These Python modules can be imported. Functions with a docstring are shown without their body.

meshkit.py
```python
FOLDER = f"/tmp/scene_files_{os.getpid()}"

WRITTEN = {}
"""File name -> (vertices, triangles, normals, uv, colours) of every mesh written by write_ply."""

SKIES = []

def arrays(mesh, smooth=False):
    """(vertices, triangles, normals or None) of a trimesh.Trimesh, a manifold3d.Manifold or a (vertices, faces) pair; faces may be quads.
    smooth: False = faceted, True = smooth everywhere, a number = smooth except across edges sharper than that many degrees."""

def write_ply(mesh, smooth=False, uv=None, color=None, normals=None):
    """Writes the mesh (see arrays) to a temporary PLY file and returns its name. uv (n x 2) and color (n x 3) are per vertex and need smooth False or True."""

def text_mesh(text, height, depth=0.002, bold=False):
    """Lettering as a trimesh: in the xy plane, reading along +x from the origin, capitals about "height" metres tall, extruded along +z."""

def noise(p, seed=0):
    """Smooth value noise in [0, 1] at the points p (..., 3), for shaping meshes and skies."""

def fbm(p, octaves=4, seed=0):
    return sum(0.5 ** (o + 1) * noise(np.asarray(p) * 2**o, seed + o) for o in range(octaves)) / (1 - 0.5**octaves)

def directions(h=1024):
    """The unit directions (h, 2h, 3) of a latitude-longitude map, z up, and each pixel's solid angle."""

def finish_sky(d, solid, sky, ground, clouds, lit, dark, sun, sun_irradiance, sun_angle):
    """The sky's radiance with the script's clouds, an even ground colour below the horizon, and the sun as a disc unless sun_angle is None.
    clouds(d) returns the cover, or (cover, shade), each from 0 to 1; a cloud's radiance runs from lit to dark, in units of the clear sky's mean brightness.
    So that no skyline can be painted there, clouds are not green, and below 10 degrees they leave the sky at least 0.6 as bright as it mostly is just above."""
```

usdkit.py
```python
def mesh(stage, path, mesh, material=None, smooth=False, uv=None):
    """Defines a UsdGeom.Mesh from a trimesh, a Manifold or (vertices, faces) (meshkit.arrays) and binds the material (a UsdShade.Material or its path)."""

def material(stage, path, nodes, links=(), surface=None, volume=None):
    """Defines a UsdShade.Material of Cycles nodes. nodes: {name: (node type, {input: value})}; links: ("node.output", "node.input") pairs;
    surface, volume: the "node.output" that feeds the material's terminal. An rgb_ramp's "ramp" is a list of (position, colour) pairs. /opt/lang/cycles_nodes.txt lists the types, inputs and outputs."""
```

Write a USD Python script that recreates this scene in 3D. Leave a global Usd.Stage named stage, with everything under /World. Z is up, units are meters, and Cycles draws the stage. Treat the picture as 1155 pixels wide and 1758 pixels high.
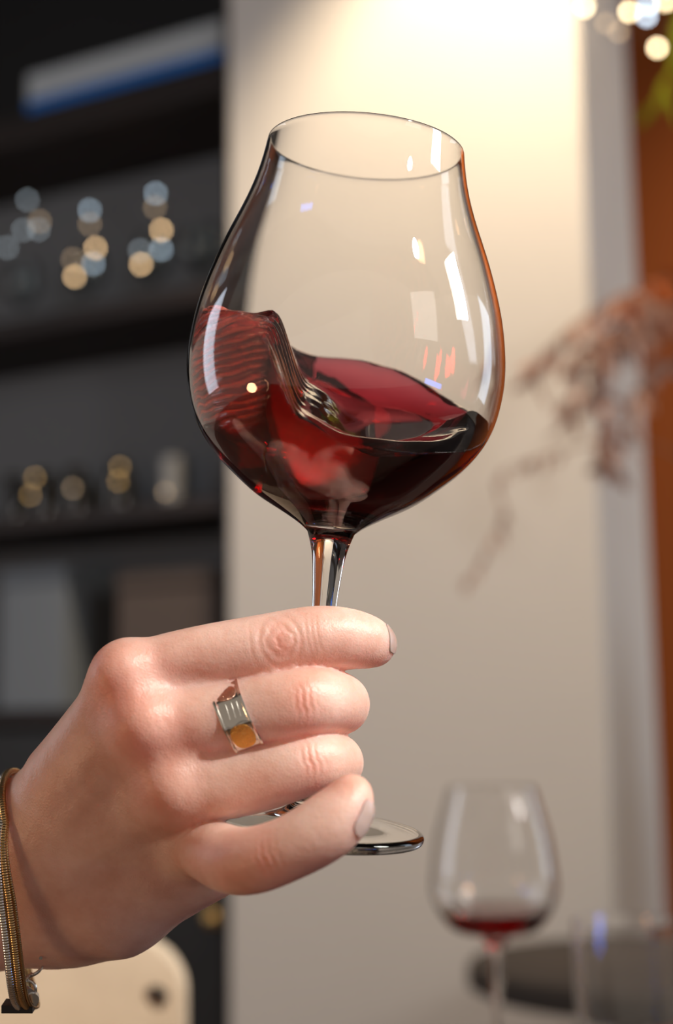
import math, random
import numpy as np, trimesh, manifold3d, usdkit, meshkit
from pxr import Gf, Sdf, Usd, UsdGeom, UsdLux, UsdShade, Vt

random.seed(7)
stage = Usd.Stage.CreateInMemory()
UsdGeom.SetStageUpAxis(stage, 'Z')
UsdGeom.SetStageMetersPerUnit(stage, 1.0)
UsdGeom.Xform.Define(stage, '/World')
T = Sdf.ValueTypeNames

# ------------------------------------------------------------------ camera
W, H = 1155.0, 1758.0
F = 2406.0                                   # focal length in pixels: a 50 mm lens on a 24 x 36 mm frame
PITCH, ROLL = math.radians(8.7), math.radians(0.7)
EYE = np.array([0.0, 0.0, 1.25])
_r0, _u0, _f0 = np.array([1.0, 0, 0]), np.array([0, -math.sin(PITCH), math.cos(PITCH)]), np.array([0, math.cos(PITCH), math.sin(PITCH)])
RIGHT = _r0 * math.cos(ROLL) - _u0 * math.sin(ROLL)
UP = _u0 * math.cos(ROLL) + _r0 * math.sin(ROLL)
FWD = _f0
CAM = np.stack([RIGHT, UP, -FWD], 1)         # camera axes as columns
cam = UsdGeom.Camera.Define(stage, '/World/camera')
m4 = np.eye(4)
m4[:3, :3], m4[:3, 3] = CAM, EYE
cam.AddTransformOp().Set(Gf.Matrix4d(*m4.T.ravel().tolist()))
cam.CreateHorizontalApertureAttr(24.0)
cam.CreateVerticalApertureAttr(24.0 * H / W)
cam.CreateFocalLengthAttr(24.0 * F / W)
cam.CreateFStopAttr(5.3)
cam.CreateFocusDistanceAttr(0.462)
cam.CreateClippingRangeAttr(Gf.Vec2f(0.05, 100.0))
cam.CreateExposureAttr(0.0)


def world(p):
    """Camera-frame millimetres (x right, y up, z towards the viewer) to world metres."""
    return np.asarray(p, float) @ CAM.T / 1000.0 + EYE


def px(x, y, z):
    """A point z mm in front of the lens where the sight line through pixel (x, y) passes, in camera-frame millimetres."""
    return np.array([(x - W / 2) / F * z, (H / 2 - y) / F * z, -z])


def ray(x, y):
    d = CAM @ np.array([(x - W / 2) / F, (H / 2 - y) / F, -1.0])
    return d


def at_y(x, y, wy):
    d = ray(x, y)
    return EYE + d * (wy / d[1])


def at_z(x, y, wz):
    d = ray(x, y)
    return EYE + d * ((wz - EYE[2]) / d[2])


def at_plane(x, y, p, n):
    d = ray(x, y)
    return EYE + d * (np.dot(np.asarray(p) - EYE, n) / np.dot(d, n))


# ------------------------------------------------------------------ lights
def look_at(pos, target):
    z = np.asarray(pos, float) - np.asarray(target, float)
    z /= np.linalg.norm(z)
    x = np.cross([0, 0, 1.0], z)
    x /= np.linalg.norm(x)
    m = np.eye(4)
    m[:3, 0], m[:3, 1], m[:3, 2], m[:3, 3] = x, np.cross(z, x), z, pos
    return Gf.Matrix4d(*m.T.ravel().tolist())


def rect_light(name, pos, target, w, h, power, color):
    l = UsdLux.RectLight.Define(stage, '/World/' + name)
    l.AddTransformOp().Set(look_at(pos, target))
    l.CreateWidthAttr(w), l.CreateHeightAttr(h), l.CreateIntensityAttr(power), l.CreateColorAttr(Gf.Vec3f(*color))
    return l


GLASS_AT = world(px(590, 600, 475))
dome = UsdLux.DomeLight.Define(stage, '/World/ambient')
dome.CreateIntensityAttr(0.09)
dome.CreateColorAttr(Gf.Vec3f(1.0, 0.84, 0.70))
# the small bright window high on the right, the large soft one in front on the right, cool daylight from both sides, an unseen blue light added for blue glints on foot and stem
rect_light('window_light', (1.42, 0.46, 2.07), GLASS_AT, 0.30, 0.44, 42.0, (1.0, 0.96, 0.90))
rect_light('front_window', (2.0, -0.85, 2.15), GLASS_AT, 0.8, 0.8, 1.8, (1.0, 0.94, 0.88))
rect_light('daylight', (-2.5, 1.6, 2.0), (0.1, 2.8, 1.3), 1.0, 1.6, 2.7, (0.78, 0.86, 1.0))
rect_light('side_daylight', (2.9, 2.1, 1.9), (0.6, 2.9, 1.6), 1.0, 1.6, 2.3, (0.66, 0.82, 1.0))
rect_light('neon_light', (1.8, -0.35, 0.90), world(px(590, 1400, 475)), 0.5, 0.10, 9.0, (0.04, 0.22, 1.0))
key = UsdLux.SphereLight.Define(stage, '/World/room_lamp')
key.AddTransformOp().Set(look_at((2.05, -0.80, 3.38), GLASS_AT - np.array([0, 0, 0.08])))
key.CreateRadiusAttr(0.11)
key.CreateIntensityAttr(1080.0)
key.CreateColorAttr(Gf.Vec3f(1.0, 0.93, 0.84))
ks = UsdLux.ShapingAPI.Apply(key.GetPrim())
ks.CreateShapingConeAngleAttr(16.0)
ks.CreateShapingConeSoftnessAttr(0.4)
bar = UsdLux.SphereLight.Define(stage, '/World/bar_lamp')  # unseen warm fill added at left to warm the shaded back of the hand
bar.AddTranslateOp().Set(Gf.Vec3d(-1.30, 0.05, 1.02))
bar.CreateRadiusAttr(0.10)
bar.CreateIntensityAttr(32.0)
bar.CreateColorAttr(Gf.Vec3f(1.0, 0.52, 0.26))
spot = UsdLux.SphereLight.Define(stage, '/World/spot_light')
SPOT_AT, SPOT_TO = np.array([0.26, 2.02, 3.42]), np.array([0.28, 2.76, 2.2])
spot.AddTransformOp().Set(look_at(SPOT_AT, SPOT_TO))
spot.CreateRadiusAttr(0.03)
spot.CreateIntensityAttr(4100.0)
spot.CreateColorAttr(Gf.Vec3f(1.0, 0.79, 0.55))
sh = UsdLux.ShapingAPI.Apply(spot.GetPrim())
sh.CreateShapingConeAngleAttr(35.0)
sh.CreateShapingConeSoftnessAttr(0.7)
wash = UsdLux.SphereLight.Define(stage, '/World/wall_washer')  # unseen lamp added to brighten the rust wall as seen through the wine
wash.AddTransformOp().Set(look_at((1.9, 2.9, 3.40), (1.9, 3.9, 1.6)))
wash.CreateRadiusAttr(0.05)
wash.CreateIntensityAttr(800.0)
wash.CreateColorAttr(Gf.Vec3f(1.0, 0.83, 0.62))
ws = UsdLux.ShapingAPI.Apply(wash.GetPrim())
ws.CreateShapingConeAngleAttr(60.0)
ws.CreateShapingConeSoftnessAttr(0.9)


# ------------------------------------------------------------------ helpers
names = {}


def numbered(parent, name):
    k = names.get((parent, name), -1) + 1
    names[(parent, name)] = k
    return f'{parent}/{name}' if k == 0 else f'{parent}/{name}_{k:03d}'


def tag(prim, label=None, cat=None, group=None, kind=None):
    p = prim if isinstance(prim, Usd.Prim) else prim.GetPrim()
    for k, v in (('label', label), ('category', cat), ('group', group), ('kind', kind)):
        if v:
            p.SetCustomDataByKey(k, v)
    return p


def obj(name, mesh, mat, parent='/World', smooth=30, **kw):
    path = numbered(parent if isinstance(parent, str) else str(parent.GetPath()), name)
    if isinstance(mesh, list):
        mesh = trimesh.util.concatenate(mesh)
    m = usdkit.mesh(stage, path, mesh, mat, smooth=smooth)
    tag(m, **kw)
    return m.GetPrim()


def thing(name, label, cat, loc=(0, 0, 0), rotz=0.0, group=None):
    x = UsdGeom.Xform.Define(stage, numbered('/World', name))
    x.AddTranslateOp().Set(Gf.Vec3d(*map(float, loc)))
    if rotz:
        x.AddRotateZOp().Set(float(rotz))
    return tag(x, label, cat, group)


def copy_of(root, label, loc, rotz=0.0):
    was = root.GetCustomData()
    r = thing(root.GetName(), label, was['category'], loc, rotz, was.get('group'))
    r.GetReferences().AddInternalReference(root.GetPath())
    r.SetInstanceable(True)
    return r


def box(size, center=(0, 0, 0), bevel=0.0):
    sx, sy, sz = size
    if bevel:
        b = min(bevel, sx / 2.01, sy / 2.01, sz / 2.01)
        pts = []
        for ix in (-1, 1):
            for iy in (-1, 1):
                for iz in (-1, 1):
                    c = np.array([ix * sx / 2, iy * sy / 2, iz * sz / 2])
                    for k in range(3):
                        q = c.copy()
                        for j in range(3):
                            if j != k:
                                q[j] -= np.sign(c[j]) * b
                        pts.append(q)
        m = trimesh.convex.convex_hull(np.array(pts))
    else:
        m = trimesh.creation.box(size)
    m.apply_translation(center)
    return m


def frame_mesh(mesh, origin, ax, ay, az=(0, 0, 1)):
    """Places a mesh whose own axes become ax, ay, az at origin."""
    m = np.eye(4)
    m[:3, 0], m[:3, 1], m[:3, 2], m[:3, 3] = ax, ay, az, origin
    mesh = mesh.copy()
    mesh.apply_transform(m)
    return mesh


def lathe(profile, n=96):
    """A closed or open (r, z) profile turned about z. Points on the axis are merged."""
    pr = np.asarray(profile, float)
    th = np.linspace(0, 2 * np.pi, n, endpoint=False)
    v, f, rows = [], [], []
    for r, z in pr:
        if r < 1e-9:
            rows.append([len(v)] * n)
            v.append((0, 0, z))
        else:
            rows.append(list(range(len(v), len(v) + n)))
            v += [(r * math.cos(t), r * math.sin(t), z) for t in th]
    for a, b in zip(rows[:-1], rows[1:]):
        for i in range(n):
            j = (i + 1) % n
            q = (a[i], a[j], b[j], b[i])
            for t in ((q[0], q[1], q[2]), (q[0], q[2], q[3])):
                if len(set(t)) == 3:
                    f.append(t)
    return trimesh.Trimesh(np.array(v), np.array(f), process=False)


def tube(path, radius, n=10, closed=False, squash=None):
    """A swept tube. radius: a number or one per point. squash: (axis, factor) is not used for plain wires."""
    p = np.asarray(path, float)
    r = np.broadcast_to(np.asarray(radius, float), (len(p),))
    t = np.gradient(p, axis=0) if not closed else np.roll(p, -1, 0) - np.roll(p, 1, 0)
    t /= np.linalg.norm(t, axis=1, keepdims=True)
    a = np.array([0, 0, 1.0]) if abs(t[0][2]) < 0.9 else np.array([1.0, 0, 0])
    u = np.cross(t[0], a)
    u /= np.linalg.norm(u)
    us = []
    for k in range(len(p)):
        u = u - t[k] * np.dot(u, t[k])
        u /= np.linalg.norm(u)
        us.append(u.copy())
    us = np.array(us)
    vs = np.cross(t, us)
    th = np.linspace(0, 2 * np.pi, n, endpoint=False)
    v = (p[:, None] + r[:, None, None] * (np.cos(th)[None, :, None] * us[:, None] + np.sin(th)[None, :, None] * vs[:, None])).reshape(-1, 3)
    f = []
    m = len(p)
    for k in range(m if closed else m - 1):
        for i in range(n):
            a0, a1, b0, b1 = k * n + i, k * n + (i + 1) % n, ((k + 1) % m) * n + i, ((k + 1) % m) * n + (i + 1) % n
            f += [(a0, a1, b1), (a0, b1, b0)]
    if not closed:
        v = np.vstack([v, p[0], p[-1]])
        for i in range(n):
            f += [(m * n, (i + 1) % n, i), (m * n + 1, (m - 1) * n + i, (m - 1) * n + (i + 1) % n)]
    return trimesh.Trimesh(v, np.array(f), process=False)


def spline(pts, n):
    from scipy.interpolate import CubicSpline
    p = np.asarray(pts, float)
    s = np.concatenate([[0], np.cumsum(np.linalg.norm(np.diff(p[:, :3], axis=0), axis=1))])
    return CubicSpline(s, p)(np.linspace(0, s[-1], n))


def surface_nets(field, lo, step):
    """Surface nets of a scalar grid (inside < 0): a closed quad mesh as (vertices, triangles)."""
    D = field
    ins = D < 0
    nx, ny, nz = D.shape
    cnt = np.zeros((nx - 1, ny - 1, nz - 1), np.int16)
    for a in (0, 1):
        for b in (0, 1):
            for c in (0, 1):
                cnt += ins[a:nx - 1 + a, b:ny - 1 + b, c:nz - 1 + c]
    cells = np.argwhere((cnt > 0) & (cnt < 8))
    index = np.full(cnt.shape, -1, np.int64)
    index[tuple(cells.T)] = np.arange(len(cells))
    acc, num = np.zeros((len(cells), 3)), np.zeros((len(cells), 1))
    corners = [(a, b, c) for a in (0, 1) for b in (0, 1) for c in (0, 1)]
    for p in corners:
        for ax in range(3):
            if p[ax] == 0:
                q = list(p)
                q[ax] = 1
                d0, d1 = D[tuple((cells + p).T)], D[tuple((cells + q).T)]
                hit = (d0 < 0) != (d1 < 0)
                t = np.where(hit, d0 / np.where(hit, d0 - d1, 1), 0)
                pos = np.repeat([p], len(cells), 0).astype(float)
                pos[:, ax] += t
                acc += np.where(hit[:, None], pos, 0)
                num += hit[:, None]
    v = lo + step * (cells + acc / num)
    faces = []
    for ax in range(3):
        a, b = (ax + 1) % 3, (ax + 2) % 3
        sl0, sl1 = [slice(None)] * 3, [slice(None)] * 3
        sl0[ax], sl1[ax] = slice(0, -1), slice(1, None)
        e = np.argwhere(ins[tuple(sl0)] != ins[tuple(sl1)])
        e = e[(e[:, a] > 0) & (e[:, b] > 0) & (e[:, a] < D.shape[a] - 1) & (e[:, b] < D.shape[b] - 1)]
        flip = ins[tuple(e.T)]
        ids = []
        for da, db in ((-1, -1), (0, -1), (0, 0), (-1, 0)):
            c = e.copy()
            c[:, a] += da
            c[:, b] += db
            ids.append(index[tuple(c.T)])
        q = np.stack(ids, 1)
        q[~flip] = q[~flip][:, ::-1]
        faces.append(q)
    q = np.vstack(faces)
    return v, np.vstack([q[:, [0, 1, 2]], q[:, [0, 2, 3]]])


def smin(a, b, k):
    h = np.clip(0.5 + 0.5 * (b - a) / k, 0, 1)
    return b + (a - b) * h - k * h * (1 - h)


def smax(a, b, k):
    return -smin(-a, -b, k)


def cone(p, a, b, ra, rb):
    ab = b - a
    h = np.clip(((p - a) @ ab) / (ab @ ab), 0, 1)
    return np.linalg.norm(p - a - h[:, None] * ab, axis=1) - (ra + (rb - ra) * h)


def gradient(fn, p, e=0.05):
    g = np.stack([fn(p + d) - fn(p - d) for d in np.eye(3) * e], 1)
    return g / np.maximum(np.linalg.norm(g, axis=1, keepdims=True), 1e-9)


def relax(v, f, n, lam=0.5, mu=-0.53):
    """Taubin smoothing."""
    from scipy.sparse import coo_matrix, diags
    e = np.vstack([f[:, [0, 1]], f[:, [1, 2]], f[:, [2, 0]]])
    e = np.unique(np.sort(e, axis=1), axis=0)
    A = coo_matrix((np.ones(2 * len(e)), (np.r_[e[:, 0], e[:, 1]], np.r_[e[:, 1], e[:, 0]])), shape=(len(v), len(v))).tocsr()
    A = diags(1.0 / np.maximum(np.asarray(A.sum(1)).ravel(), 1)) @ A
    for _ in range(n):
        for k in (lam, mu):
            v = v + k * (A @ v - v)
    return v


def grid_eval(fn, lo, hi, step, coarse=4):
    """Evaluates a distance-like field on a grid, exactly only in blocks near the surface."""
    n = np.ceil((hi - lo) / (step * coarse)).astype(int) * coarse + 1
    ax = [lo[k] + step * np.arange(n[k]) for k in range(3)]
    cs = [a[::coarse] for a in ax]
    P = np.stack(np.meshgrid(*cs, indexing='ij'), -1)
    D = fn(P.reshape(-1, 3)).reshape(P.shape[:3])
    from scipy.ndimage import zoom
    full = np.empty(n)
    idx = [np.arange(k) / coarse for k in n]
    from scipy.ndimage import map_coordinates
    near = np.abs(D) < step * coarse * 2.2
    from scipy.ndimage import maximum_filter
    near_full = np.repeat(np.repeat(np.repeat(maximum_filter(near, 2), coarse, 0), coarse, 1), coarse, 2)[:n[0], :n[1], :n[2]]
    full = np.repeat(np.repeat(np.repeat(D, coarse, 0), coarse, 1), coarse, 2)[:n[0], :n[1], :n[2]]
    w = np.argwhere(near_full)
    full[tuple(w.T)] = fn(lo + step * w)
    return full


def mat(name, nodes, links=(), surface='p.BSDF', volume=None):
    return usdkit.material(stage, '/World/Looks/' + name, nodes, links, surface=surface, volume=volume)


def plain(name, color, rough=0.5, **kw):
    return mat(name, {'p': ('principled_bsdf', {'base_color': color, 'roughness': rough, **kw})})
# ------------------------------------------------------------------ the hand, in camera-frame millimetres
def J(x, y, z, r):
    return px(x, y, z), r * z / F                      # a joint: pixel, distance and radius in pixels


# the glass stands first: its axis decides what the fingers close on
GLASS_O = px(568, 915, 474.0)
_t = math.radians(4.7)
GLASS_AX = np.array([math.sin(math.radians(5.2)) * math.cos(_t), math.cos(math.radians(5.2)) * math.cos(_t), -math.sin(_t)])
GLASS_X = np.cross(GLASS_AX, [0, 0, 1.0])
GLASS_X /= np.linalg.norm(GLASS_X)                      # to the right in the picture
GLASS_Y = np.cross(GLASS_AX, GLASS_X)                   # away from the viewer
FOOT_S, FOOT_R = -98.5, 40.0

fingers = {
    'index': [J(222, 1158, 447, 46), J(310, 1134, 449, 47), J(400, 1120, 451, 51), J(480, 1108, 453, 53), J(545, 1098, 456, 53), J(600, 1097, 460, 47), J(642, 1107, 468, 37)],
    'middle': [J(250, 1248, 443, 54), J(330, 1240, 443, 55), J(420, 1227, 444, 56), J(525, 1205, 444, 53), J(572, 1206, 456, 51), J(582, 1212, 476, 44), J(560, 1216, 491, 40), J(525, 1220, 498, 36)],
    'ring': [J(300, 1358, 445, 56), J(380, 1346, 443, 56), J(460, 1328, 443, 56), J(535, 1309, 444, 49), J(568, 1308, 456, 47), J(573, 1312, 476, 42), J(550, 1318, 491, 38), J(515, 1322, 498, 34)],
    'pinky': [J(330, 1452, 452, 46), J(380, 1470, 432, 50), J(440, 1476, 416, 51), J(505, 1452, 411, 49), J(560, 1420, 411, 51), J(594, 1386, 413, 44), J(605, 1362, 414, 32)],
}
palm = [  # pairs of joints blended into one mass
    (J(218, 1162, 448, 46), J(125, 1335, 470, 80)), (J(250, 1250, 447, 54), J(110, 1400, 475, 92)), (J(300, 1358, 449, 56), J(100, 1460, 479, 96)),
    (J(335, 1445, 458, 58), J(110, 1520, 484, 98)), (J(352, 1478, 468, 70), J(200, 1540, 482, 92)), (J(200, 1540, 482, 92), J(100, 1556, 492, 94)),
    (J(222, 1190, 467, 56), J(110, 1400, 498, 80)), (J(125, 1390, 480, 90), J(-20, 1462, 492, 100)), (J(120, 1550, 490, 94), J(-20, 1556, 494, 98)),
    (J(210, 1180, 452, 46), J(330, 1380, 458, 50)),
]
forearm = [(J(-20, 1462, 492, 100), J(-900, 1530, 525, 112)), (J(-20, 1556, 494, 98), J(-900, 1620, 525, 108))]
thumb = [J(120, 1420, 495, 80), J(240, 1330, 515, 70), J(380, 1220, 520, 56), J(470, 1150, 507, 50), J(545, 1112, 491, 44), J(590, 1085, 489, 34)]
webs = [(J(335, 1440, 455, 30), J(405, 1421, 461, 27))]
knuckles = [(J(208, 1158, 441, 32), 9), (J(245, 1243, 435, 30), 10), (J(292, 1348, 437, 32), 10)]
PIPS = {'index': (J(480, 1100, 444, 1)[0], 1.0), 'middle': (J(522, 1206, 434, 1)[0], 0.8), 'ring': (J(535, 1306, 434, 1)[0], 0.8), 'pinky': (J(455, 1474, 404, 1)[0], 0.6)}


def refined(joints, n):
    c = spline([np.append(a, r) for a, r in joints], n)
    return [(q[:3], q[3]) for q in c]


fingers = {k: refined(v, 26) for k, v in fingers.items()}


def chain(p, joints, k=2.5):
    d = None
    for (a, ra), (b, rb) in zip(joints[:-1], joints[1:]):
        c = cone(p, a, b, ra, rb)
        d = c if d is None else smin(d, c, k)
    return d


def glass_local(p):
    q = p - GLASS_O
    return q @ GLASS_X, q @ GLASS_Y, q @ GLASS_AX


def hand_sdf(p):
    pl = None
    for (a, b) in palm + forearm:
        c = cone(p, a[0], b[0], a[1], b[1])
        pl = c if pl is None else smin(pl, c, 9.0)
    for (k, r), kk in knuckles:
        pl = smin(pl, np.linalg.norm(p - k, axis=1) - r, kk)
    pl = smin(pl, chain(p, thumb, 4), 8.0)
    for (a, b) in webs:
        pl = smin(pl, cone(p, a[0], b[0], a[1], b[1]), 2.0)
    base = d = pl
    root = None
    for name, k in (('index', 10.0), ('middle', 11.0), ('ring', 11.0), ('pinky', 6.0)):
        fd = chain(p, fingers[name])
        # a finger grows out of the palm and its neighbour smoothly near its root, and only touches them further out
        a, b = fingers[name][0][0], fingers[name][10][0]
        t = np.clip(((p - a) @ (b - a)) / ((b - a) @ (b - a)), 0, 1)
        kk = 0.6 + k * (1 - np.clip(t * 1.15, 0, 1)) ** 1.5
        d = np.minimum(smin(d, fd, np.maximum(kk, 1.2) if name != 'pinky' else 0.9 + 1.6 * (1 - np.clip(t * 2, 0, 1))), smin(base, fd, kk))
    x, y, s = glass_local(p)
    r = np.hypot(x, y)
    stem = np.maximum(r - 4.4, s - 5)
    foot = np.maximum(r - FOOT_R - 0.2, np.abs(s - FOOT_S) - 2.6 - 3.0 * np.clip(1 - r / 16, 0, 1))
    return smax(smax(d, -np.minimum(stem, foot), 0.8), -297.0 - p[:, 0], 1.0)


def step(a, b, x):
    t = np.clip((x - a) / (b - a), 0, 1)
    return t * t * (3 - 2 * t)


def finish_hand():
    lo, hi = np.array([-300.0, -200.0, -560.0]), np.array([32.0, -10.0, -385.0])
    D = grid_eval(hand_sdf, lo, hi, 1.0)
    v, f = surface_nets(D, lo, 1.0)
    m = max(trimesh.Trimesh(v, f, process=False).split(only_watertight=False), key=lambda c: len(c.faces))
    v, f = np.array(m.vertices), np.array(m.faces)
    v = relax(v, f, 4)
    for _ in range(2):
        d, g = hand_sdf(v), gradient(hand_sdf, v, 0.4)
        v = v - g * np.clip(d, -0.6, 0.6)[:, None] * 0.7
    v = relax(v, f, 4)
    v, f = trimesh.remesh.subdivide(v, f)
    v = relax(v, f, 5)
    m = trimesh.Trimesh(v, f, process=False)
    nrm = np.array(m.vertex_normals)
    disp = np.zeros(len(v))
    red = np.zeros(len(v))
    for name, (c, amp) in PIPS.items():
        js = fingers[name]
        pts = np.array([q[0] for q in js])
        i = int(np.argmin(np.linalg.norm(pts - c, axis=1)))
        ax = pts[min(i + 2, len(pts) - 1)] - pts[max(i - 3, 0)]
        ax /= np.linalg.norm(ax)
        view = np.array([0, 0, 1.0]) - ax * ax[2]
        view /= np.linalg.norm(view)
        side = np.cross(view, ax)
        q = v - c
        u, w, h = q @ ax, q @ side, q @ view
        near = np.exp(-(u / 9.0) ** 2 - (w / 9.0) ** 2) * (h > -6) * (np.linalg.norm(q, axis=1) < 22)
        wob = 0.8 * np.sin(w * 0.9 + i) + 0.5 * np.sin(w * 2.1 + 1.7 * i)
        if name == 'index':                                   # the stretched index shows an oval of folds
            rho = np.hypot(u / 1.0, w / 1.25)
            disp += near * amp * (-0.42 * np.exp(-((rho - 6.6) / 0.8) ** 2) - 0.34 * np.exp(-((rho - 4.2 - 0.5 * wob) / 0.7) ** 2) - 0.3 * np.exp(-((u + 0.3 + wob) / 0.6) ** 2 - (w / 4) ** 2))
            for k, o in enumerate((-9.5, 8.6, 10.4, 12.2)):
                disp += -0.14 * np.exp(-((u - o - 0.02 * w * w) / 0.5) ** 2 - (w / 7) ** 2) * (h > -4) * (np.linalg.norm(q, axis=1) < 20)
        else:                                                 # the bent ones a few short cross folds
            for o, a in ((-2.6, 0.22), (-0.4, 0.42), (1.9, 0.3), (4.2, 0.16)):
                disp -= amp * a * np.exp(-((u - o - 0.35 * wob) / 0.55) ** 2 - (w / 4.6) ** 2) * (h > -5) * (np.linalg.norm(q, axis=1) < 18)
        red += 0.75 * np.exp(-(u / 4.5) ** 2 - (w / 6.0) ** 2) * (h > -5) * (np.linalg.norm(q, axis=1) < 20)
    for (k, r), kk in knuckles:
        red += 0.8 * np.exp(-(np.linalg.norm(v - k, axis=1) / 12.0) ** 2)
    for name in fingers:
        red += 0.55 * np.exp(-(np.linalg.norm(v - fingers[name][-1][0], axis=1) / 11.0) ** 2)
    # veins and tendons over the back of the hand, and the finest skin relief
    disp += 0.35 * (meshkit.fbm(v * 0.09 + 900, octaves=3) - 0.5) + 0.07 * (meshkit.noise(v * 0.9 + 900) - 0.5)
    for (x0, y0, x1, y1, o) in ((240, 1270, 90, 1440, 1.6), (292, 1385, 120, 1490, 1.3), (215, 1190, 120, 1350, 1.3)):
        a, b = px(x0, y0, 448), px(x1, y1, 458)
        t = np.clip(((v - a) @ (b - a)) / ((b - a) @ (b - a)), 0, 1)
        dd = np.linalg.norm((v - a - t[:, None] * (b - a))[:, :2], axis=1)
        disp += 0.45 * np.exp(-(dd / 3.2) ** 2) * np.sin(np.pi * t) ** 0.6 * (nrm[:, 2] > 0)
    v = v + nrm * (disp * step(0.0, 0.35, nrm[:, 2]))[:, None]
    return v, f, np.clip(red, 0, 1)


def prim_color(prim, name, values):
    UsdGeom.PrimvarsAPI(prim).CreatePrimvar(name, T.FloatArray, 'vertex').Set(Vt.FloatArray.FromNumpy(np.asarray(values, np.float32)))


skin = mat('skin', {
    'red': ('attribute', {'attribute': 'redness'}),
    'tc': ('texture_coordinate', {}),
    'n1': ('noise_texture', {'scale': 55.0, 'detail': 4.0, 'roughness': 0.6}),
    'n2': ('noise_texture', {'scale': 420.0, 'detail': 2.0}),
    'r1': ('rgb_ramp', {'ramp': [(0.32, (0.66, 0.37, 0.29)), (0.68, (0.80, 0.54, 0.46))]}),
    'mx': ('mix_color', {'b': (0.72, 0.24, 0.17)}),
    'fac': ('math', {'math_type': 'multiply', 'value2': 0.62}),
    'bp': ('bump', {'strength': 0.30, 'distance': 0.0004}),
    'bq': ('bump', {'strength': 0.22, 'distance': 0.0006}),
    'v': ('voronoi_texture', {'scale': 900.0, 'feature': 'distance_to_edge'}),
    'p': ('principled_bsdf', {'roughness': 0.42, 'specular_ior_level': 0.42, 'subsurface_weight': 0.5, 'subsurface_scale': 0.0022, 'subsurface_radius': (1.0, 0.42, 0.26), 'subsurface_method': 'random_walk'}),
}, [('tc.object', 'n1.vector'), ('tc.object', 'n2.vector'), ('tc.object', 'v.vector'), ('n1.fac', 'r1.fac'), ('r1.color', 'mx.a'), ('red.fac', 'fac.value1'), ('fac.value', 'mx.fac'),
    ('mx.result', 'p.base_color'), ('v.distance', 'bp.height'), ('n2.fac', 'bq.height'), ('bp.normal', 'bq.normal'), ('bq.normal', 'p.normal')])
nail_mat = mat('nail', {'p': ('principled_bsdf', {'base_color': (0.80, 0.45, 0.36), 'roughness': 0.25, 'coat_weight': 0.25, 'coat_roughness': 0.1, 'subsurface_weight': 0.5, 'subsurface_scale': 0.002, 'subsurface_radius': (1.0, 0.35, 0.2)})})

person = thing('person', "person's right hand and forearm reaching in from the left, fingers round a glass stem", 'person')
hv, hf, hred = finish_hand()
hand = obj('hand', (world(hv), hf), skin, person, smooth=True)
prim_color(hand, 'redness', hred)


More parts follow.
